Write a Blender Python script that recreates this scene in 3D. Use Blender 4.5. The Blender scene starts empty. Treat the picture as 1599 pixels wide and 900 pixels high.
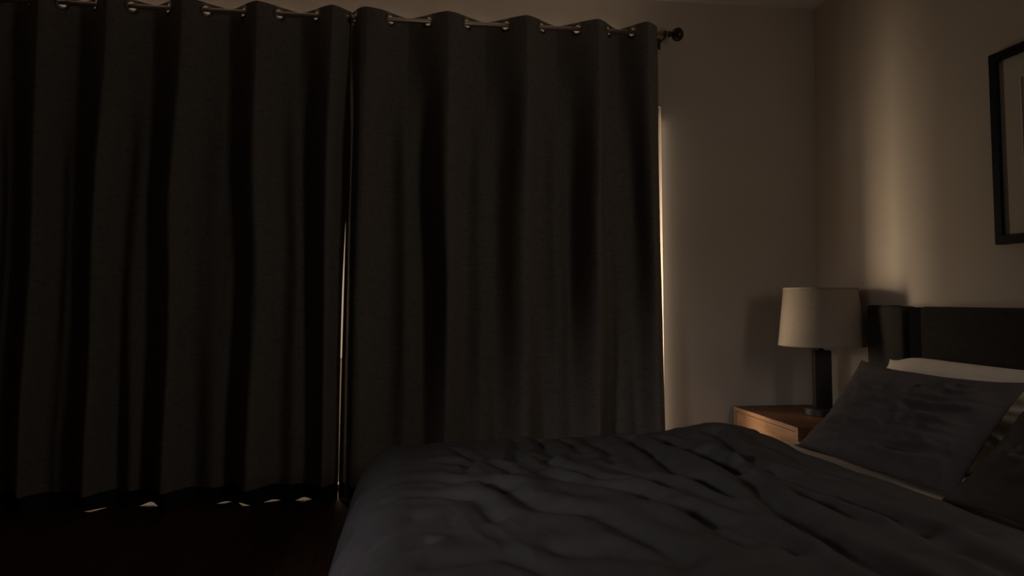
import bpy, bmesh, math, random
import numpy as np
from mathutils import Vector, Matrix
random.seed(7); rng = np.random.default_rng(7)
R = math.radians
C = bpy.context.scene.collection

# ------------------------------------------------------------------ helpers
def tag(o, label=None, cat=None, group=None, kind=None):
    if label: o['label'] = label
    if cat: o['category'] = cat
    if group: o['group'] = group
    if kind: o['kind'] = kind
    return o
def empty(name, loc, label, cat, group=None):
    o = bpy.data.objects.new(name, None); C.objects.link(o); o.location = loc
    o.empty_display_size = .1
    return tag(o, label, cat, group)
def obj(name, bm, mat, parent=None, smooth=False, mod=None):
    me = bpy.data.meshes.new(name)
    bmesh.ops.recalc_face_normals(bm, faces=bm.faces[:])
    bm.to_mesh(me); bm.free()
    return obm(name, me, mat, parent, smooth)
def obm(name, me, mat, parent=None, smooth=False):
    o = bpy.data.objects.new(name, me); C.objects.link(o)
    if mat: me.materials.append(mat)
    if smooth:
        for p in me.polygons: p.use_smooth = True
    if parent:
        o.parent = parent
        loc = Vector(parent.location); pp = parent.parent
        while pp: loc = loc + pp.location; pp = pp.parent
        if parent.type == 'EMPTY':
            me.transform(Matrix.Translation(-loc))      # meshes are written in world metres
    return o
def box(bm, a, b, bev=0.0, seg=2):
    m = bmesh.new(); bmesh.ops.create_cube(m, size=1)
    for v in m.verts:
        v.co = Vector(((a[i]+b[i])/2 + v.co[i]*(b[i]-a[i]) for i in range(3)))
    if bev: bmesh.ops.bevel(m, geom=m.edges[:], offset=bev, segments=seg, affect='EDGES', profile=.6)
    me = bpy.data.meshes.new('t'); m.to_mesh(me); m.free(); bm.from_mesh(me); bpy.data.meshes.remove(me)
    return bm
def B(a, b, bev=0.0, seg=2): return box(bmesh.new(), a, b, bev, seg)
def lathe(bm, prof, n, M):
    rings = []
    for r, z in prof:
        if r < 1e-6: rings.append([bm.verts.new(M @ Vector((0, 0, z)))])
        else: rings.append([bm.verts.new(M @ Vector((r*math.cos(2*math.pi*k/n), r*math.sin(2*math.pi*k/n), z))) for k in range(n)])
    for A, D in zip(rings, rings[1:]):
        for k in range(n):
            q = [A[k % len(A)], A[(k+1) % len(A)], D[(k+1) % len(D)], D[k % len(D)]]
            u = []
            for v in q:
                if v not in u: u.append(v)
            if len(u) > 2:
                try: bm.faces.new(u)
                except ValueError: pass
    return bm
T = Matrix.Translation
def along(p, d):           # matrix placing local +Z along d at p
    return T(p) @ Vector(d).to_track_quat('Z', 'Y').to_matrix().to_4x4()
def grid_mesh(name, P, mask=None, uv=None, close=False):
    n, m = P.shape[:2]
    idx = np.arange(n*m).reshape(n, m)
    f = np.stack([idx[:-1, :-1], idx[1:, :-1], idx[1:, 1:], idx[:-1, 1:]], -1).reshape(-1, 4)
    if mask is not None: f = f[~mask.reshape(-1)]
    me = bpy.data.meshes.new(name)
    me.from_pydata(P.reshape(-1, 3).tolist(), [], f.tolist())
    me.update()
    return me
def vnoise(x, y, seed=0):   # smooth value noise, numpy
    xi = np.floor(x).astype(np.int64); yi = np.floor(y).astype(np.int64)
    fx = x-xi; fy = y-yi
    fx = fx*fx*fx*(fx*(fx*6-15)+10); fy = fy*fy*fy*(fy*(fy*6-15)+10)
    def h(a, b):
        v = (a*374761393 + b*668265263 + seed*1442695041) & 0x7fffffff
        v = ((v ^ (v >> 13)) * 1274126177) & 0x7fffffff
        return ((v ^ (v >> 16)) & 0xffff)/65535.0*2-1
    return (h(xi, yi)*(1-fx)+h(xi+1, yi)*fx)*(1-fy) + (h(xi, yi+1)*(1-fx)+h(xi+1, yi+1)*fx)*fy
def sstep(a, b, x):
    t = np.clip((x-a)/(b-a), 0, 1); return t*t*(3-2*t)

# ------------------------------------------------------------------ materials
def mat(name, col, rough=.8, metal=0, spec=.3, build=None):
    m = bpy.data.materials.new(name); m.use_nodes = True
    nt = m.node_tree; b = nt.nodes['Principled BSDF']
    b.inputs['Base Color'].default_value = (*col, 1); b.inputs['Roughness'].default_value = rough
    b.inputs['Metallic'].default_value = metal; b.inputs['Specular IOR Level'].default_value = spec
    if build: build(nt, b)
    return m
def noise_node(nt, scale, detail=4, vec=(1, 1, 1), rough=.5, dist=0):
    tc = nt.nodes.new('ShaderNodeTexCoord'); mp = nt.nodes.new('ShaderNodeMapping')
    mp.inputs['Scale'].default_value = vec
    n = nt.nodes.new('ShaderNodeTexNoise'); n.inputs['Scale'].default_value = scale
    n.inputs['Detail'].default_value = detail; n.inputs['Roughness'].default_value = rough
    n.inputs['Distortion'].default_value = dist
    nt.links.new(tc.outputs['Object'], mp.inputs[0]); nt.links.new(mp.outputs[0], n.inputs['Vector'])
    return n
def ramp(nt, src, c0, c1, p0=.3, p1=.7):
    r = nt.nodes.new('ShaderNodeValToRGB'); e = r.color_ramp.elements
    e[0].position = p0; e[1].position = p1; e[0].color = (*c0, 1); e[1].color = (*c1, 1)
    nt.links.new(src, r.inputs[0]); return r
def bump(nt, b, src, strength, dist):
    k = nt.nodes.new('ShaderNodeBump'); k.inputs['Strength'].default_value = strength; k.inputs['Distance'].default_value = dist
    nt.links.new(src, k.inputs['Height']); nt.links.new(k.outputs[0], b.inputs['Normal'])
def woven(c0, c1, sx=(1, 1, 1), strength=.25, fuzz=0.0):
    def f(nt, b):
        a = noise_node(nt, 230, 3, (sx[0], sx[1], .12)); c = noise_node(nt, 230, 3, (.09, .09, 1))
        mx = nt.nodes.new('ShaderNodeMath'); mx.operation = 'ADD'
        nt.links.new(a.outputs['Fac'], mx.inputs[0]); nt.links.new(c.outputs['Fac'], mx.inputs[1])
        r = ramp(nt, mx.outputs[0], c0, c1, .7, 1.3); nt.links.new(r.outputs[0], b.inputs['Base Color'])
        bump(nt, b, mx.outputs[0], strength, .0006)
        if fuzz: b.inputs['Sheen Weight'].default_value = fuzz
    return f
def soft(c0, c1, scale, strength=.2, d=.001, sheen=.0):
    def f(nt, b):
        n = noise_node(nt, scale, 5); r = ramp(nt, n.outputs['Fac'], c0, c1)
        nt.links.new(r.outputs[0], b.inputs['Base Color'])
        n2 = noise_node(nt, 260, 2); bump(nt, b, n2.outputs['Fac'], strength, d)
        if sheen: b.inputs['Sheen Weight'].default_value = sheen
    return f
def wood(c0, c1, vec, scale=9):
    def f(nt, b):
        n = noise_node(nt, scale, 6, vec, .6, .6); r = ramp(nt, n.outputs['Fac'], c0, c1, .3, .72)
        nt.links.new(r.outputs[0], b.inputs['Base Color']); bump(nt, b, n.outputs['Fac'], .08, .001)
    return f
def floor_nodes(nt, b):
    tc = nt.nodes.new('ShaderNodeTexCoord'); mp = nt.nodes.new('ShaderNodeMapping')
    mp.inputs['Rotation'].default_value = (0, 0, R(90))
    br = nt.nodes.new('ShaderNodeTexBrick'); br.inputs['Scale'].default_value = 1
    br.inputs['Brick Width'].default_value = 1.4; br.inputs['Row Height'].default_value = .13
    br.inputs['Mortar Size'].default_value = .002; br.offset = .37
    br.inputs['Color1'].default_value = (.085, .034, .017, 1); br.inputs['Color2'].default_value = (.05, .02, .011, 1)
    br.inputs['Mortar'].default_value = (.008, .004, .002, 1)
    nt.links.new(tc.outputs['Object'], mp.inputs[0]); nt.links.new(mp.outputs[0], br.inputs['Vector'])
    n = noise_node(nt, 7, 6, (9, 1, 1), .6, .5)
    mx = nt.nodes.new('ShaderNodeMix'); mx.data_type = 'RGBA'; mx.blend_type = 'MULTIPLY'; mx.inputs['Factor'].default_value = .7
    nt.links.new(br.outputs['Color'], mx.inputs['A'])
    r = ramp(nt, n.outputs['Fac'], (.35, .35, .35), (1.3, 1.3, 1.3)); nt.links.new(r.outputs[0], mx.inputs['B'])
    nt.links.new(mx.outputs['Result'], b.inputs['Base Color'])
M = {}
M['wall'] = mat('painted_wall', (.52, .45, .38), .9, build=soft((.505, .435, .365), (.535, .465, .395), 3, .12, .0008))
M['ceiling'] = mat('ceiling_paint', (.7, .64, .58), .95)
M['floor'] = mat('dark_wood_floor', (.05, .02, .01), .6, spec=.25, build=floor_nodes)
M['trim'] = mat('trim_paint', (.42, .38, .34), .6)
M['curtain'] = mat('charcoal_linen', (.07, .06, .05), .95, spec=.1, build=woven((.100, .088, .076), (.165, .146, .126), strength=.5))
M['lining'] = mat('dark_lining', (.03, .028, .026), .95, spec=.05, build=soft((.025, .023, .022), (.032, .03, .028), 40))
M['rod'] = mat('brushed_steel', (.52, .44, .37), .42, .9, build=lambda nt, b: bump(nt, b, noise_node(nt, 60, 2, (1, 20, 20)).outputs['Fac'], .1, .0005))
M['bronze'] = mat('dark_bronze', (.05, .036, .028), .35, .7, build=lambda nt, b: bump(nt, b, noise_node(nt, 80, 2).outputs['Fac'], .05, .0005))
M['grommet'] = mat('grommet_metal', (.16, .14, .125), .4, .85, build=lambda nt, b: bump(nt, b, noise_node(nt, 80, 2).outputs['Fac'], .05, .0005))
M['duvet'] = mat('navy_grey_cotton', (.07, .07, .085), .9, spec=.12, build=soft((.074, .068, .070), (.086, .079, .081), 14, .25, .0008, .0))
M['pillow'] = mat('navy_pillowcase', (.07, .068, .08), .9, spec=.12, build=soft((.088, .079, .079), (.104, .094, .094), 14, .25, .0008))
M['pillow2'] = mat('charcoal_brown_pillowcase', (.09, .08, .07), .9, spec=.12, build=soft((.085, .076, .07), (.1, .09, .08), 14, .25, .0008))
M['cream'] = mat('cream_cotton', (.6, .52, .43), .9, spec=.15, build=soft((.66, .58, .49), (.72, .64, .54), 10, .2, .0008))
M['head'] = mat('grey_upholstery', (.1, .088, .075), .95, spec=.1, build=woven((.026, .023, .020), (.040, .035, .030), strength=.35))
M['channel'] = mat('black_upholstery', (.01, .01, .012), .95, spec=.05, build=woven((.007, .007, .009), (.013, .013, .015), strength=.3))
M['piping'] = mat('dark_piping', (.03, .026, .024), .9, build=woven((.025, .022, .02), (.035, .03, .028)))
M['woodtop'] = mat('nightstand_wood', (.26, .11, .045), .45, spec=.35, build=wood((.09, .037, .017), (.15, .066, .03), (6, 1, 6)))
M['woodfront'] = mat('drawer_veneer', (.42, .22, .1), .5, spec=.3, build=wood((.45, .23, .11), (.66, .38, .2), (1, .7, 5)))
M['dark'] = mat('shadow_gap', (.01, .006, .004), .9)
M['black'] = mat('black_metal', (.02, .017, .016), .4, .3, spec=.5, build=lambda nt, b: bump(nt, b, noise_node(nt, 90, 2).outputs['Fac'], .05, .0004))
M['frame'] = mat('black_frame', (.006, .006, .006), .6, spec=.12, build=lambda nt, b: bump(nt, b, noise_node(nt, 40, 3, (1, 1, 6)).outputs['Fac'], .06, .0005))
M['matboard'] = mat('mat_board', (.46, .4, .34), .95, build=soft((.44, .385, .325), (.48, .42, .355), 60, .1, .0003))
M['art'] = mat('art_print', (.36, .31, .26), .9, build=soft((.3, .26, .22), (.42, .36, .3), 4, .1, .0003))
def shade_nodes(nt, b):
    woven((.275, .23, .185), (.325, .272, .22), strength=.3)(nt, b)
    tr = nt.nodes.new('ShaderNodeBsdfTranslucent'); tr.inputs[0].default_value = (.6, .48, .34, 1)
    mx = nt.nodes.new('ShaderNodeMixShader'); mx.inputs[0].default_value = .12
    out = nt.nodes['Material Output']
    nt.links.new(b.outputs[0], mx.inputs[1]); nt.links.new(tr.outputs[0], mx.inputs[2]); nt.links.new(mx.outputs[0], out.inputs[0])
M['shade'] = mat('linen_shade', (.66, .56, .43), .9, spec=.1, build=shade_nodes)
M['doorframe'] = mat('door_frame_paint', (.5, .42, .34), .5, build=soft((.48, .4, .32), (.52, .44, .36), 20))
def glass_nodes(nt, b):
    out = nt.nodes['Material Output']; t = nt.nodes.new('ShaderNodeBsdfTransparent'); g = nt.nodes.new('ShaderNodeBsdfGlossy')
    g.inputs['Roughness'].default_value = .02; mx = nt.nodes.new('ShaderNodeMixShader'); mx.inputs[0].default_value = .06
    nt.links.new(t.outputs[0], mx.inputs[1]); nt.links.new(g.outputs[0], mx.inputs[2]); nt.links.new(mx.outputs[0], out.inputs[0])
M['glass'] = mat('window_glass', (1, 1, 1), .02, build=glass_nodes)
M['patio'] = mat('patio_stone', (.35, .3, .25), .9, build=soft((.3, .26, .22), (.4, .34, .28), 6))

# ------------------------------------------------------------------ setting
XR, YF, ZC = 2.345, 3.89, 2.755          # right wall, far wall, ceiling
XL, YN = -2.75, -1.6
DX0, DX1, DZ = -2.25, 1.392, 2.13          # sliding door opening
TH = .16
def struct(name, bm, m): return tag(obj(name, bm, m), kind='structure')
struct('floor', B((XL-.1, YN-.1, -.1), (XR+.1, YF+TH, 0)), M['floor'])
struct('ceiling', B((XL-.1, YN-.1, ZC), (XR+.1, YF+TH, ZC+.1)), M['ceiling'])
bm = bmesh.new()
box(bm, (DX1, YF, 0), (XR+.1, YF+TH, ZC)); box(bm, (XL-.1, YF, 0), (DX0, YF+TH, ZC)); box(bm, (DX0, YF, DZ), (DX1, YF+TH, ZC))
struct('wall_far', bm, M['wall'])
struct('wall_right', B((XR, YN, 0), (XR+.1, YF, ZC)), M['wall'])
struct('wall_left', B((XL-.1, YN, 0), (XL, YF, ZC)), M['wall'])
struct('wall_near', B((XL, YN-.1, 0), (XR, YN, ZC)), M['wall'])
struct('baseboard_right', B((XR-.014, YN, 0), (XR, YF, .1), .003), M['trim'])
struct('baseboard_far', B((DX1+.02, YF-.014, 0), (XR-.014, YF, .1), .003), M['trim'])
# sliding glass door behind the curtains
bm = bmesh.new(); fy0, fy1 = YF+.07, YF+.13
for a, b in (((DX0, fy0, 0), (DX0+.05, fy1, DZ)), ((DX1-.03, fy0, 0), (DX1, fy1, DZ)), ((DX0, fy0, DZ-.05), (DX1, fy1, DZ)), ((DX0, fy0, 0), (DX1, fy1, .03)), ((-.52, fy0, 0), (-.46, fy1, DZ))):
    box(bm, a, b, .004)
dr = struct('door_1', bm, M['doorframe'])
obj('pane', B((DX0+.05, YF+.095, .03), (-.52, YF+.101, DZ-.05)), M['glass'], dr)
obj('pane', B((-.46, YF+.095, .03), (DX1-.03, YF+.101, DZ-.05)), M['glass'], dr)
hb = bmesh.new(); box(hb, (-.50, YF+.04, .95), (-.48, YF+.071, 1.2), .005); obj('door_handle', hb, M['bronze'], dr)
struct('ground', B((-8, YF+TH, -.15), (9, YF+9, -.03)), M['patio'])

# ------------------------------------------------------------------ curtain rod
RY, RZ = 3.76, 2.508; rr = .0125
rod = empty('curtain_rod', (0, RY, RZ), 'brushed metal curtain rod with round dark finial running above the glass door', 'curtain rod')
bm = bmesh.new(); lathe(bm, [(0, -2.45), (rr, -2.45), (rr, 1.40), (0, 1.40)], 24, along((0, RY, RZ), (1, 0, 0)))
obj('pole', bm, M['rod'], rod, True)
bm = bmesh.new()
prof = [(0, 1.395), (.016, 1.395), (.017, 1.405), (.012, 1.409), (.012, 1.414)]
for k in range(11):
    a = math.pi*(.12+.88*k/10); prof.append((.039*math.sin(a), 1.447-.034*math.cos(a)))
prof[-1] = (0, 1.481)
lathe(bm, prof, 32, along((0, RY, RZ), (1, 0, 0))); f = obj('finial', bm, M['bronze'], rod, True); f['label'] = 'round dark bronze finial'
for bx in (1.375, -.352):
    bm = bmesh.new()
    lathe(bm, [(.0128, -.005), (.0175, -.005), (.0175, .005), (.0128, .005)], 20, along((bx, RY, RZ), (1, 0, 0)))
    box(bm, (bx-.004, RY, RZ-.022), (bx+.004, YF-.006, RZ-.012)); box(bm, (bx-.015, YF-.008, RZ-.045), (bx+.015, YF, RZ+.02), .002)
    lathe(bm, [(0, -.030), (.0035, -.030), (.0035, -.014), (0, -.014)], 10, T((bx, RY, RZ)))
    obj('bracket', bm, M['bronze'], rod)

# ------------------------------------------------------------------ curtains
def curtain(name, knots, zb, seed, label, x_edge_fn=None, lift=()):
    """knots: list of (x, phase in units of pi); even phase = fold peak towards the room"""
    root = empty(name, (sum(k[0] for k in knots)/len(knots), RY, 0), label, 'curtain', 'grommet curtain panels')
    kx = np.array([k[0] for k in knots]); kp = np.array([k[1] for k in knots])
    n = int((kx[-1]-kx[0])/.0035)
    # arc-length-ish columns: denser phase sampling
    t = np.linspace(0, 1, n); xs0 = kx[0]+(kx[-1]-kx[0])*t
    # monotone cubic smoothing of the phase
    ph0 = np.interp(xs0, kx, kp)
    ker = np.hanning(15); ker /= ker.sum()
    pad = np.concatenate([ph0[0]-(ph0[1]-ph0[0])*np.arange(7, 0, -1), ph0, ph0[-1]+(ph0[-1]-ph0[-2])*np.arange(1, 8)])
    ph0 = np.convolve(pad, ker, 'valid')
    ztop = RZ+.038
    zt = np.concatenate([np.linspace(ztop, RZ-.05, 28), np.linspace(RZ-.05, zb, 92)[1:]])
    X, Z = np.meshgrid(xs0, zt, indexing='ij'); P = np.repeat(ph0[:, None], len(zt), 1)*math.pi
    d = (ztop-Z)/(ztop-zb)                            # 0 top .. 1 hem
    def surf(X, P, Z, d, off=0.0):
        wob = vnoise(P/math.pi*.5+seed, d*2.2, seed)
        we = np.clip(np.minimum(X-kx[0], kx[-1]-X)/.12, 0, 1)
        P2 = P + .55*wob*sstep(.05, .6, d)*we
        A = .068-.020*sstep(.02, .75, d)
        A = A*(1+.25*vnoise(P/math.pi*.5+3, d*1.3, seed+5)*sstep(0, .4, d))
        Bm = .038*sstep(.04, .38, d)*(1+.5*vnoise(P/math.pi*.7, d*2, seed+9))
        tri = 1-2*np.abs(((P2/math.pi) % 2)-1)        # 1 at odd phase
        tri = -tri                                    # +1 at even phase
        s = (.45+.25*sstep(0, .3, d))*np.cos(P2)+(.55-.25*sstep(0, .3, d))*tri
        Y = RY - A*s - Bm*np.cos(2*P2+.35) - .0
        Y = Y - .0025*vnoise(X*14, Z*3, seed+2)*sstep(.03, .2, d) - .0012*vnoise(X*40, Z*9, seed+3)*sstep(.03, .2, d)
        lim = YF-.04
        Y = np.minimum(Y+off, lim+off*.3)
        XX = X + .014*vnoise(P*.4, d*3, seed+4)*sstep(.05, .5, d)*we
        if x_edge_fn is not None: XX = XX + x_edge_fn(X, d)
        return XX, Y
    XX, Y = surf(X, P, Z, d)
    # soft sag of the top edge between the folds
    Pn = np.stack([XX, Y, Z], -1)
    # grommet centres: crossing of the rod = half phases
    mask = np.zeros((n-1, len(zt)-1), bool); centres = []
    lo, hi = math.ceil(ph0[0]+.5-1e-6)-.5, math.floor(ph0[-1]+.5)+.5
    for hp in np.arange(lo, hi+.01, 1.0):
        if hp <= ph0[0]+.12 or hp >= ph0[-1]-.12: continue
        i = int(np.argmin(abs(ph0-hp))); j = int(np.argmin(abs(zt-RZ)))
        c = Pn[i, j]; tg = Vector(Pn[min(i+3, n-1), j]-Pn[max(i-3, 0), j]).normalized()
        nrm = tg.cross(Vector((0, 0, 1))).normalized()
        c = Vector((c[0], RY, RZ)); centres.append((c, nrm, tg))
        for ii in range(max(i-14, 0), min(i+14, n-1)):
            for jj in range(0, 27):
                q = (Pn[ii, jj]+Pn[ii+1, jj+1])/2
                if (Vector(q)-c).length < .027: mask[ii, jj] = True
    me = grid_mesh('cloth', Pn, mask)
    cl = obm('cloth', me, M['curtain'], root, True)
    for c, nrm, tg in centres:
        bm = bmesh.new()
        lathe(bm, [(.0225, -.003), (.035, -.003), (.0375, -.0005), (.035, .003), (.026, .005), (.0225, .003), (.0225, -.003)], 32, along(c, nrm))
        obj('grommet', bm, M['grommet'], root, True)
    # side/bottom hem stitching band folded behind and blackout lining that reaches the floor
    zl = np.linspace(RZ-.06, -.002, 70); cs = slice(0, n, 4)
    X2, Z2 = np.meshgrid(xs0[cs], zl, indexing='ij'); P2 = np.repeat(ph0[cs][:, None], 70, 1)*math.pi
    d2 = (ztop-Z2)/(ztop-.0); XA, YA = surf(X2, P2, Z2, np.clip(d2, 0, 1), .011)
    zz = Z2.copy()
    for lx, w, h in lift: zz[:, -6:] += h*np.exp(-((X2[:, -6:]-lx)/w)**2)*np.linspace(0, 1, 6)[None, :]
    YA = np.where(Z2 < .3, YA+(np.minimum(3.80, YF-.02)-YA)*.45*(1-Z2/.3), YA)
    obm('lining', grid_mesh('lining', np.stack([XA, YA, zz], -1)), M['lining'], root, True)
    return root
kA = [(-2.45, -5.2), (-2.32, -5), (-2.16, -4), (-1.994, -3), (-1.846, -2), (-1.692, -1), (-1.532, 0), (-1.349, 1), (-1.179, 2), (-.975, 3), (-.816, 4), (-.616, 5), (-.443, 6), (-.3545, 6.62)]
kB = [(-.353, -.75), (-.294, -.12), (-.18, .3), (-.049, 1), (.162, 2), (.37, 3), (.581, 4), (.77, 5), (.975, 6), (1.122, 7), (1.235, 7.9), (1.325, 8.45)]
curtain('curtain', kA, .085, 3, 'charcoal grommet curtain panel to the left of the thin light gap', lambda X, d: -np.clip((X+.65)/.29, 0, 1)*(-.006*(1-sstep(.38, .6, d))+.032*d+.0055*np.sin(math.pi*np.clip((d-.38)/.6, 0, 1))), ((-1.53, .04, .006), (-1.30, .035, .015), (-.946, .03, .007), (-.832, .03, .008), (-.716, .028, .008), (-.56, .032, .014)))
curtain('curtain', kB, .085, 11, 'charcoal grommet curtain panel nearest the round finial, right of the thin light gap', lambda X, d: (.036*np.clip((X-.9)/.42, 0, 1) - .034*np.clip((-.1-X)/.24, 0, 1))*d, ())

# ------------------------------------------------------------------ nightstand
nx0, nx1, ny0, ny1, nz = 1.787, 2.236, 3.175, 3.855, .418
ns = empty('nightstand', ((nx0+nx1)/2, (ny0+ny1)/2, 0), 'walnut-brown wooden nightstand with flush drawer in the corner under the lamp', 'nightstand')
t = .022
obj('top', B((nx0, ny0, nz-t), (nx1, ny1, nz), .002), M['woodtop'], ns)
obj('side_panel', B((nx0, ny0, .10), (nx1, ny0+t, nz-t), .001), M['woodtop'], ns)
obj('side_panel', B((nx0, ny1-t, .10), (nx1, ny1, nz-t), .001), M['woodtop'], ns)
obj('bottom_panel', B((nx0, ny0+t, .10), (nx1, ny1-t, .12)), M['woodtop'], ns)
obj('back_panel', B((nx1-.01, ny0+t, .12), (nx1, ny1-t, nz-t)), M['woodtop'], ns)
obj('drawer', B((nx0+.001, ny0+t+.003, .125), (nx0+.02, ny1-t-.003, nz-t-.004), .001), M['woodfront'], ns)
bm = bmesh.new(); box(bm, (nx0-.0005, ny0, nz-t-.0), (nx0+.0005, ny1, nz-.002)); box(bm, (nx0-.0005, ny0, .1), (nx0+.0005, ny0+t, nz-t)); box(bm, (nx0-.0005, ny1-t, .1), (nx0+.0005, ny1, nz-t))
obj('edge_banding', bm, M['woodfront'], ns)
for lx in (nx0+.03, nx1-.03):
    for ly in (ny0+.03, ny1-.03):
        bm = bmesh.new(); lathe(bm, [(0, 0), (.012, 0), (.018, .10), (0, .10)], 16, T((lx, ly, 0))); obj('leg', bm, M['woodtop'], ns, True)

# ------------------------------------------------------------------ table lamp
lx, ly = 2.12, 3.515
lamp = empty('table_lamp', (lx, ly, nz), 'table lamp with cream drum shade and black square column on the nightstand', 'lamp')
bm = bmesh.new(); lathe(bm, [(0, 0), (.097, 0), (.1, .004), (.1, .03), (.096, .036), (0, .036)], 48, T((lx, ly, nz)))
obj('base', bm, M['black'], lamp, False)
bm = bmesh.new(); box(bm, (-.042, -.03, nz+.034), (.042, .03, .752), .003)
bmesh.ops.rotate(bm, verts=bm.verts[:], cent=(0, 0, 0), matrix=Matrix.Rotation(R(-15), 3, 'Z')); bmesh.ops.translate(bm, verts=bm.verts[:], vec=(lx, ly, 0))
obj('column', bm, M['black'], lamp)
bm = bmesh.new(); lathe(bm, [(0, .75), (.012, .75), (.012, .79), (.018, .79), (.018, .84), (.006, .842), (.006, 1.068), (0, 1.068)], 20, T((lx, ly, 0)))
obj('socket', bm, M['black'], lamp, True)
bm = bmesh.new(); z0, z1, r0, r1 = .780, 1.076, .213, .182
lathe(bm, [(r0, z0), (r1, z1), (r1-.003, z1), (r0-.003, z0), (r0, z0)], 96, T((lx, ly, 0)))
sh = obj('lamp_shade', bm, M['shade'], lamp, True); sh['label'] = 'cream linen drum shade'
for zz, q in ((z0, r0), (z1, r1)):
    bm = bmesh.new(); lathe(bm, [(q-.004, zz-.003), (q+.0015, zz-.003), (q+.0015, zz+.006), (q-.004, zz+.006), (q-.004, zz-.003)], 96, T((lx, ly, 0)))
    obj('trim_tape', bm, M['shade'], sh, True)
sh_children = [c for c in sh.children]
for c in sh_children: c.data.transform(T((-lx, -ly, -nz)))
bm = bmesh.new()
for k in range(3):
    a = 2*math.pi*k/3+.4; lathe(bm, [(0, 0), (.002, 0), (.002, r1-.003), (0, r1-.003)], 8, along((lx, ly, 1.062), (math.cos(a), math.sin(a), 0)))
obj('spider', bm, M['black'], lamp)

# ------------------------------------------------------------------ bed with headboard
bed = empty('bed', (1.05, 2.2, 0), 'low upholstered bed with grey panelled headboard against the right wall', 'bed')
BY0, BY1 = 1.20, 3.15
hb = obj('headboard', B((2.315, 1.02, .12), (2.343, 3.30, .985), .006), M['channel'], bed)
def pad(y0, y1, m, x0=2.238, zt=.99, bev=.022):
    return B((x0, y0, .12), (2.318, y1, zt), bev, 5)
hbl = Vector(bed.location)
def sub(name, bm, m, par, sm=True):
    o = obj(name, bm, m, None, sm); o.parent = par; o.data.transform(T(-hbl)); return o
for y0, y1 in ((3.035, 3.307), (1.43, 2.925), (1.02, 1.32)):
    sub('panel', pad(y0, y1, None), M['head'], hb)
for y0, y1 in ((2.925, 3.035), (1.32, 1.43)):
    p = sub('channel', pad(y0, y1, None, 2.262, .982, .012), M['channel'], hb); p['label'] = 'black recessed channel strip'
def tube(bm, pts, r, n=8):
    for a, b in zip(pts, pts[1:]):
        a, b = Vector(a), Vector(b); lathe(bm, [(0, 0), (r, 0), (r, (b-a).length), (0, (b-a).length)], n, along(a, b-a))
    return bm
pp = [(2.25, 3.3075, .14)] + [(2.25, 3.3075-.022*(1-math.cos(a)), .968+.022*math.sin(a)) for a in np.linspace(0, math.pi/2, 6)] + [(2.25, 3.06, .991)]
sub('piping', tube(bmesh.new(), pp, .0035), M['piping'], hb)
obj('frame', B((-.06, BY0-.02, .06), (2.238, BY1-.0, .15), .015, 3), M['head'], bed, True)
for x in (0.0, 2.1):
    for y in (BY0+.06, BY1-.1):
        obj('leg', B((x, y, 0), (x+.06, y+.06, .062), .004), M['black'], bed)
# mattress under its cream sheet
bm = bmesh.new(); box(bm, (-.06, BY0, .152), (2.225, BY1, .365), .04, 5)
tag(obj('mattress', bm, M['cream'], None, True), 'cream sheeted mattress on the bed, bare between duvet and pillows', 'mattress')

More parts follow.
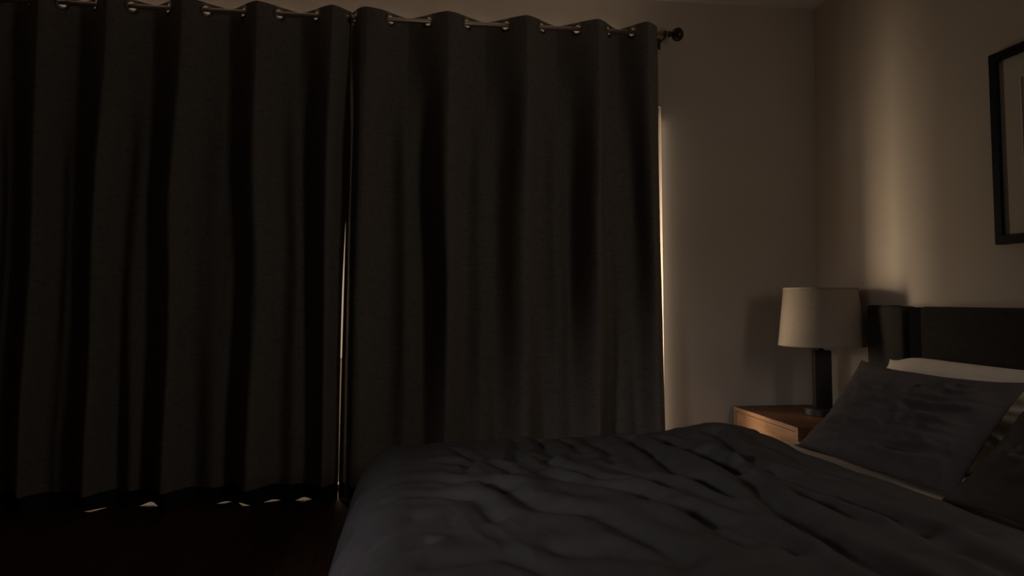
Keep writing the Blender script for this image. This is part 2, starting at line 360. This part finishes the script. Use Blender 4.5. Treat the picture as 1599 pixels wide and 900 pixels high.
# ------------------------------------------------------------------ duvet
valleys = {
 'a': ([(-.139, 2.455), (-.028, 2.518), (.079, 2.514), (.206, 2.409), (.33, 2.293)], .014, .030),
 'b': ([(-.088, 2.259), (-.017, 2.309), (.096, 2.279), (.187, 2.193), (.241, 1.981)], .012, .030),
 'c': ([(-.149, 1.721), (-.133, 1.824), (-.096, 1.959), (.007, 2.072)], .018, .035),
 'd': ([(.28, 2.3), (.317, 2.204), (.372, 2.061), (.439, 2.014), (.509, 1.992), (.556, 1.849), (.617, 1.6)], .020, .040),
 'e': ([(.471, 2.407), (.577, 2.292), (.675, 2.185), (.738, 2.011), (.791, 1.861), (.82, 1.7)], .017, .034),
 'f': ([(.484, 2.68), (.547, 2.508), (.602, 2.355), (.67, 2.312)], .014, .026),
 'g': ([(.913, 3.022), (.923, 2.711), (.904, 2.385), (.942, 2.211), (.971, 2.087)], .020, .030),
 'i': ([(-.096, 1.73), (-.062, 1.778), (.026, 1.84)], .012, .025),
 'j1': ([(.421, 3.08), (.389, 2.671)], .010, .024), 'j2': ([(.511, 3.08), (.518, 2.697)], .012, .024),
 'j3': ([(.627, 3.05), (.647, 2.771)], .010, .022), 'j4': ([(.304, 2.661), (.356, 2.477)], .009, .022),
 'j5': ([(.15, 2.95), (.22, 2.72), (.20, 2.55)], .007, .022), 'j6': ([(.74, 3.1), (.76, 2.85), (.73, 2.6)], .010, .025),
 'k': ([(1.111, 2.67), (1.095, 2.441), (1.04, 2.047), (1.03, 1.729), (1.056, 1.552), (1.048, 1.2)], .022, .034),
 'l': ([(1.145, 2.434), (1.152, 2.194), (1.188, 1.99), (1.219, 1.789), (1.29, 1.667), (1.299, 1.3)], .018, .032),
 'm': ([(1.281, 2.95), (1.207, 2.657), (1.183, 2.377), (1.22, 2.185), (1.272, 2.016), (1.30, 1.72)], .022, .030),
 'n': ([(.757, 1.978), (.792, 1.908), (.861, 1.837), (.905, 1.643)], .014, .032),
 'h': ([(1.046, 2.95), (1.06, 2.8), (1.088, 2.598), (1.096, 2.433), (1.098, 2.358)], .022, .030),
 'o': ([(.35, 1.75), (.48, 1.70), (.62, 1.50)], .012, .035), 'p': ([(.05, 1.7), (.2, 1.72), (.33, 1.6)], .010, .03),
 'q': ([(1.42, 2.9), (1.40, 2.6), (1.41, 2.3), (1.45, 2.0), (1.46, 1.7)], .010, .035),
 'r': ([(-.02, 2.75), (.1, 2.78), (.2, 2.68)], .007, .025), 's': ([(.70, 2.55), (.76, 2.40), (.80, 2.2)], .010, .03),
}
def segdist(x, y, pts):
    best = np.full(x.shape, 9.0); side = np.zeros(x.shape)
    for (ax, ay), (bx, by) in zip(pts, pts[1:]):
        dx, dy = bx-ax, by-ay; L = dx*dx+dy*dy
        t = np.clip(((x-ax)*dx+(y-ay)*dy)/L, 0, 1)
        ex, ey = x-(ax+t*dx), y-(ay+t*dy); dd = np.hypot(ex, ey)
        s = np.sign(dx*ey-dy*ex); m = dd < best
        best = np.where(m, dd, best); side = np.where(m, s, side)
    return best, side
def folds(x, y):
    wx = x+.018*vnoise(x*5, y*5, 21)+.006*vnoise(x*15, y*15, 22); wy = y+.018*vnoise(x*5+9, y*5, 23)
    h = np.zeros(x.shape)
    for pts, A, w in valleys.values():
        d, s = segdist(wx, wy, pts); sd = d*s
        A2 = 1.12*A*(1+.25*vnoise(x*6, y*6, 31))
        h += -A2*np.exp(-(sd/w)**2) + .55*A2*np.exp(-((sd-1.9*w)/(1.35*w))**2) + .55*A2*np.exp(-((sd+1.9*w)/(1.35*w))**2)
    h += .006*vnoise(x*3.2, y*2.2, 41)
    h += .0040*(1-2*np.abs(vnoise(wx*8+wy*2.2, wy*2.4, 42)))
    h += .0016*(1-2*np.abs(vnoise(wx*17+wy*4, wy*5, 43)))
    h += .0007*vnoise(x*50, y*30, 44)
    return h
def duvet():
    x0, y0, y1, r = -.03, BY0+.03, BY1-.07, .19     # where the top starts to bend down
    pm = 1.60
    q = np.linspace(y0-.37, y1+.37, 340)
    tp = np.linspace(0, 1, 300)
    Q = np.repeat(q[None, :], 300, 0)
    edge = np.interp(q, [0.8, 1.7, 1.96, 2.15, 2.27, 2.6, 2.95, 3.1, 3.4], [1.58, 1.60, 1.60, 1.575, 1.555, 1.54, 1.545, 1.57, 1.60])
    edge = edge + .012*vnoise(q*6, q*0, 51)
    Pp = -.46 + (edge[None, :]+.46)*tp[:, None]
    ex = np.maximum(x0-Pp, 0); eyf = np.maximum(Q-y1, 0); eyn = np.maximum(y0-Q, 0); ey = eyf+eyn
    hyp = np.hypot(ex, ey)+1e-9; m = np.maximum(ex, ey)/hyp; d = hyp*m
    ux, uy = ex/hyp, ey/hyp
    amax = R(74); dd = np.minimum(d, r*amax)
    out = r*np.sin(dd/r) + (d-dd)*math.cos(amax); down = r*(1-np.cos(dd/r)) + (d-dd)*math.sin(amax)
    out = out*(1+.5*np.minimum(ex, eyf)/hyp)
    X = np.maximum(Pp, x0) - ux*out
    Y = np.clip(Q, y0, y1) + uy*out*np.where(eyf > 0, 1, -1)
    top = .402 + .018*sstep(.0, 1.2, Pp) + .030*np.exp(-((Pp-1.32)/.16)**2)*sstep(2.5, 3.05, Q) + .014*np.exp(-((Pp-1.35)/.2)**2)
    top = top + .016*np.exp(-((Pp-.45)/.35)**2-((Q-2.1)/.5)**2)
    e = np.clip((edge[None, :]-Pp)/.05, 0, 1)
    top = top - (.036+.0*e)*(1-np.sqrt(1-(1-e)**2+1e-9))
    Z = top - down
    P = np.stack([X, Y, Z], -1)
    du = np.gradient(P, axis=0); dv = np.gradient(P, axis=1)
    N = np.cross(du, dv); N /= np.linalg.norm(N, axis=-1, keepdims=True)+1e-12
    h = folds(Pp, Q)*(.35+.65*sstep(-.05, .12, Pp))
    fe = sstep(0, .08, edge[None, :]-Pp); h = h*(.25+.75*fe)
    # hanging drape: soft vertical flutes
    hang = sstep(.1, .32, d); ang = np.where(ex > ey, Q, Pp)
    h = h*(1-.6*hang) + hang*(.022*np.sin(ang*13+1.2*vnoise(ang*4, d*2, 61))+.01*vnoise(ang*11, d*3, 62))
    # plump, quilt-like fullness where the cloth turns over
    P = P + N*h[..., None]
    P[..., 2] = np.maximum(P[..., 2], .02)
    inb = (d < .05)
    P[..., 2] = np.where(inb, np.maximum(P[..., 2], .3685), P[..., 2])
    P[..., 0] = np.where(d > .12, np.where(ex > 0, np.minimum(P[..., 0], -.068), P[..., 0]), P[..., 0])
    o = obm('duvet', grid_mesh('duvet', P), M['duvet'], None, True)
    return tag(o, 'rumpled dark navy-grey duvet spread over the bed', 'duvet')
duvet()

# ------------------------------------------------------------------ pillows
def pillow(name, c, u, v, W, H, Tk, m, seed, label, group=None, sag=.0, wr=1.0, pinch=.0, flare=(0, 0, 0, 0)):
    """c centre, u width direction, v height direction (unit), front normal = towards -x"""
    u = Vector(u).normalized(); v = Vector(v); v = (v-u*v.dot(u)).normalized(); nrm = u.cross(v)
    if nrm.x > 0: nrm = -nrm
    n, k = 120, 84
    a = np.sin(np.linspace(-1, 1, n)*math.pi/2*.98)/math.sin(math.pi/2*.98); b = np.sin(np.linspace(-1, 1, k)*math.pi/2*.96)/math.sin(math.pi/2*.96)
    A, Bb = np.meshgrid(a, b, indexing='ij')
    th = np.clip((1-np.abs(A)**2.6), 0, 1)**.62*np.clip((1-np.abs(Bb)**2.4), 0, 1)**.62
    pu = A*(1-.055*(1-np.abs(Bb)**2.5)); pv = Bb*(1-.10*(1-np.abs(A)**3))
    sides = []
    crz = np.random.default_rng(seed); creases = [(crz.uniform(-.75, .55), crz.uniform(-.22, .22), crz.uniform(-.6, .5), crz.uniform(.3, .65), crz.uniform(.04, .085), crz.uniform(.004, .008)) for _ in range(11)]
    for sgn in (1, -1):
        sx, sy = A*3.1+seed, Bb*1.9
        wrk = .5*(1-2*np.abs(vnoise(sx*.9+.8*vnoise(sx, sy, seed+1), sy*3.4+sx*.5, seed+2))) + .12*(1-2*np.abs(vnoise(sx*2.2, sy*7+sx*1.3, seed+3))) + .5*vnoise(sx*.8, sy*1.6, seed+4)
        rad = np.exp(-((np.abs(A)-.95)**2+(np.abs(Bb)-.95)**2)/.12)*np.sin(np.arctan2(np.abs(Bb)-1.05, np.abs(A)-1.05)*14)*.5
        w = (wrk*.030*wr + rad*.008)*np.clip(th*1.05, 0, 1)**1.3
        for b0, sl, ac, al, cw, ca in creases:
            dd = (Bb-b0-sl*(A-ac)-.12*(A-ac)**2)/cw; env = np.exp(-((A-ac)/al)**4)
            w = w + ca*wr*env*(np.exp(-(dd+.9)**2)-.8*np.exp(-(dd-.5)**2))*np.clip(th*1.3, 0, 1)
        t_ = th*Tk/2*(1.0 if sgn > 0 else .8) + w
        off = -sag*(1-A**2)*(1-Bb)*.25
        P = np.array(c)[None, None, :] + pu[..., None]*W/2*np.array(u) + (pv*H/2+off)[..., None]*np.array(v) + (sgn*t_)[..., None]*np.array(nrm)
        # corner tugs
        for (ca, cb), fl in zip(((-1, -1), (1, -1), (1, 1), (-1, 1)), flare):
            g = np.exp(-(((A-ca)/.28)**2+((Bb-cb)/.4)**2))*fl
            P += g[..., None]*(np.array(u)*ca*.8+np.array(v)*cb*.5)
        sides.append(P)
    bm = bmesh.new()
    vs = []
    for P in sides:
        vs.append([[bm.verts.new(P[i, j]) for j in range(k)] for i in range(n)])
    for s in (0, 1):
        for i in range(n-1):
            for j in range(k-1):
                bm.faces.new((vs[s][i][j], vs[s][i+1][j], vs[s][i+1][j+1], vs[s][i][j+1]))
    bmesh.ops.remove_doubles(bm, verts=bm.verts[:], dist=.0012)
    for vv in bm.verts: vv.co.z = max(vv.co.z, .368)
    for vv in bm.verts: vv.co.x = min(vv.co.x, 2.234)
    o = obj(name, bm, m, None, True)
    return tag(o, label, 'pillow', group)
pillow('pillow', (2.125, 2.52, .563), (0, 1, 0), (.10, 0, .36), 1.20, .47, .16, M['cream'], 5, 'cream pillow behind the dark one, leaning on the headboard', None, wr=.3, flare=(0, 0, -.09, -.02))
pillow('pillow', (1.88, 2.575, .557), (-.03, 1, -.005), (.27, 0, .335), .86, .47, .18, M['pillow'], 23, 'dark navy pillow with wrinkled case nearest the lamp, leaning on cream pillow', None, sag=.05, wr=1.35, flare=(-.01, .07, .02, .01))
pillow('pillow', (1.82, 1.70, .555), (.10, 1, 0), (.30, 0, .345), .80, .47, .17, M['pillow2'], 29, 'charcoal-brown pillow cut off by the right edge of the photo', None, wr=.8, flare=(.02, .05, .0, .02))

# ------------------------------------------------------------------ framed picture
fy_hi, fy_lo, fz0, fz1 = 2.572, 1.78, 1.243, 2.018; fw = .036
pic = empty('picture_frame', (XR-.015, (fy_hi+fy_lo)/2, (fz0+fz1)/2), 'thin black picture frame with pale mat on the wall over the headboard', 'picture')
bm = bmesh.new()
for a, b in (((XR-.032, fy_lo, fz0), (XR-.002, fy_lo+fw, fz1)), ((XR-.032, fy_hi-fw, fz0), (XR-.002, fy_hi, fz1)), ((XR-.0321, fy_lo, fz0), (XR-.002, fy_hi, fz0+fw)), ((XR-.0321, fy_lo, fz1-fw), (XR-.002, fy_hi, fz1))):
    box(bm, a, b, .0015)
obj('frame', bm, M['frame'], pic)
bm = bmesh.new(); i = .13
for a, b in (((XR-.016, fy_lo+fw, fz0+fw), (XR-.010, fy_lo+i, fz1-fw)), ((XR-.016, fy_hi-i, fz0+fw), (XR-.010, fy_hi-fw, fz1-fw)), ((XR-.016, fy_lo+i, fz0+fw), (XR-.010, fy_hi-i, fz0+i)), ((XR-.016, fy_lo+i, fz1-i), (XR-.010, fy_hi-i, fz1-fw))):
    box(bm, a, b)
obj('mat_board', bm, M['matboard'], pic)
obj('print', B((XR-.010, fy_lo+i-.005, fz0+i-.005), (XR-.007, fy_hi-i+.005, fz1-i+.005)), M['art'], pic)

# ------------------------------------------------------------------ light
def area(name, loc, direction, sx, sy, power, col, spread=180):
    l = bpy.data.lights.new(name, 'AREA'); l.shape = 'RECTANGLE'; l.size = sx; l.size_y = sy
    l.energy = power; l.color = col; l.spread = R(spread)
    o = bpy.data.objects.new(name, l); C.objects.link(o); o.location = loc
    o.rotation_euler = Vector(direction).to_track_quat('-Z', 'Y').to_euler(); return o
WARM = (1, .78, .57)
area('daylight', (-.4, 4.55, 1.25), (0, -1, 0), 3.6, 2.0, 48, WARM)
area('added_patch_lamp', (.40, 4.45, 1.12), (1, -.56, -.02), .24, .6, 3.2, (1, .78, .53), 72)  # added lamp outside the door, sized to throw the right-wall patch
area('added_glow_lamp', (.85, 4.45, .95), (1, -.85, .0), .7, .8, 5.2, (1, .80, .58), 95)  # broader lamp added beside it, widens and softens the wall patch
area('added_edge_strip', (1.372, 3.866, 1.12), (.9, -.5, 0), .02, 1.85, .42, (1, .80, .60))  # strip lamp added in the curtain gap, standing in for daylight leaking past
tl = area('added_top_strip', (-.45, 3.868, 2.46), (0, 0, 1), 3.4, .018, 1.3, (1, .80, .60)); tl.rotation_euler = (R(180), 0, 0)  # strip lamp added behind the header, lights ceiling and upper wall
area('room_fill', (2.2, .95, 1.6), (-2.3, 1, .02), .6, .9, 5.5, (1, .87, .76))  # unseen fill lamp added at the right, brings out the curtain folds
area('left_fill', (-2.4, .45, 1.5), (2.5, 1.65, -1.2), .5, .5, 1.5, (1, .94, .97), 40)  # unseen fill lamp added at the left to lift duvet foot and pillows
w = bpy.data.worlds.new('dusk'); bpy.context.scene.world = w; w.use_nodes = True
bg = w.node_tree.nodes['Background']; bg.inputs[0].default_value = (1, .72, .46, 1); bg.inputs[1].default_value = .5

# ------------------------------------------------------------------ camera
cam = bpy.data.cameras.new('camera'); co = bpy.data.objects.new('camera', cam); C.objects.link(co)
cam.sensor_width = 36; cam.lens = 36*1110/1599; cam.shift_y = -(450-403)/1599
co.location = (0, 0, 1.03); co.rotation_euler = (R(90+3.2), 0, R(-7.7)); cam.clip_start = .02
sc = bpy.context.scene; sc.camera = co
sc.view_settings.view_transform = 'Standard'; sc.view_settings.look = 'None'
sc.view_settings.exposure = 0; sc.view_settings.gamma = 1
sc.cycles.max_bounces = 10; sc.cycles.diffuse_bounces = 6; sc.cycles.sample_clamp_indirect = 3
sc.cycles.use_denoising = True
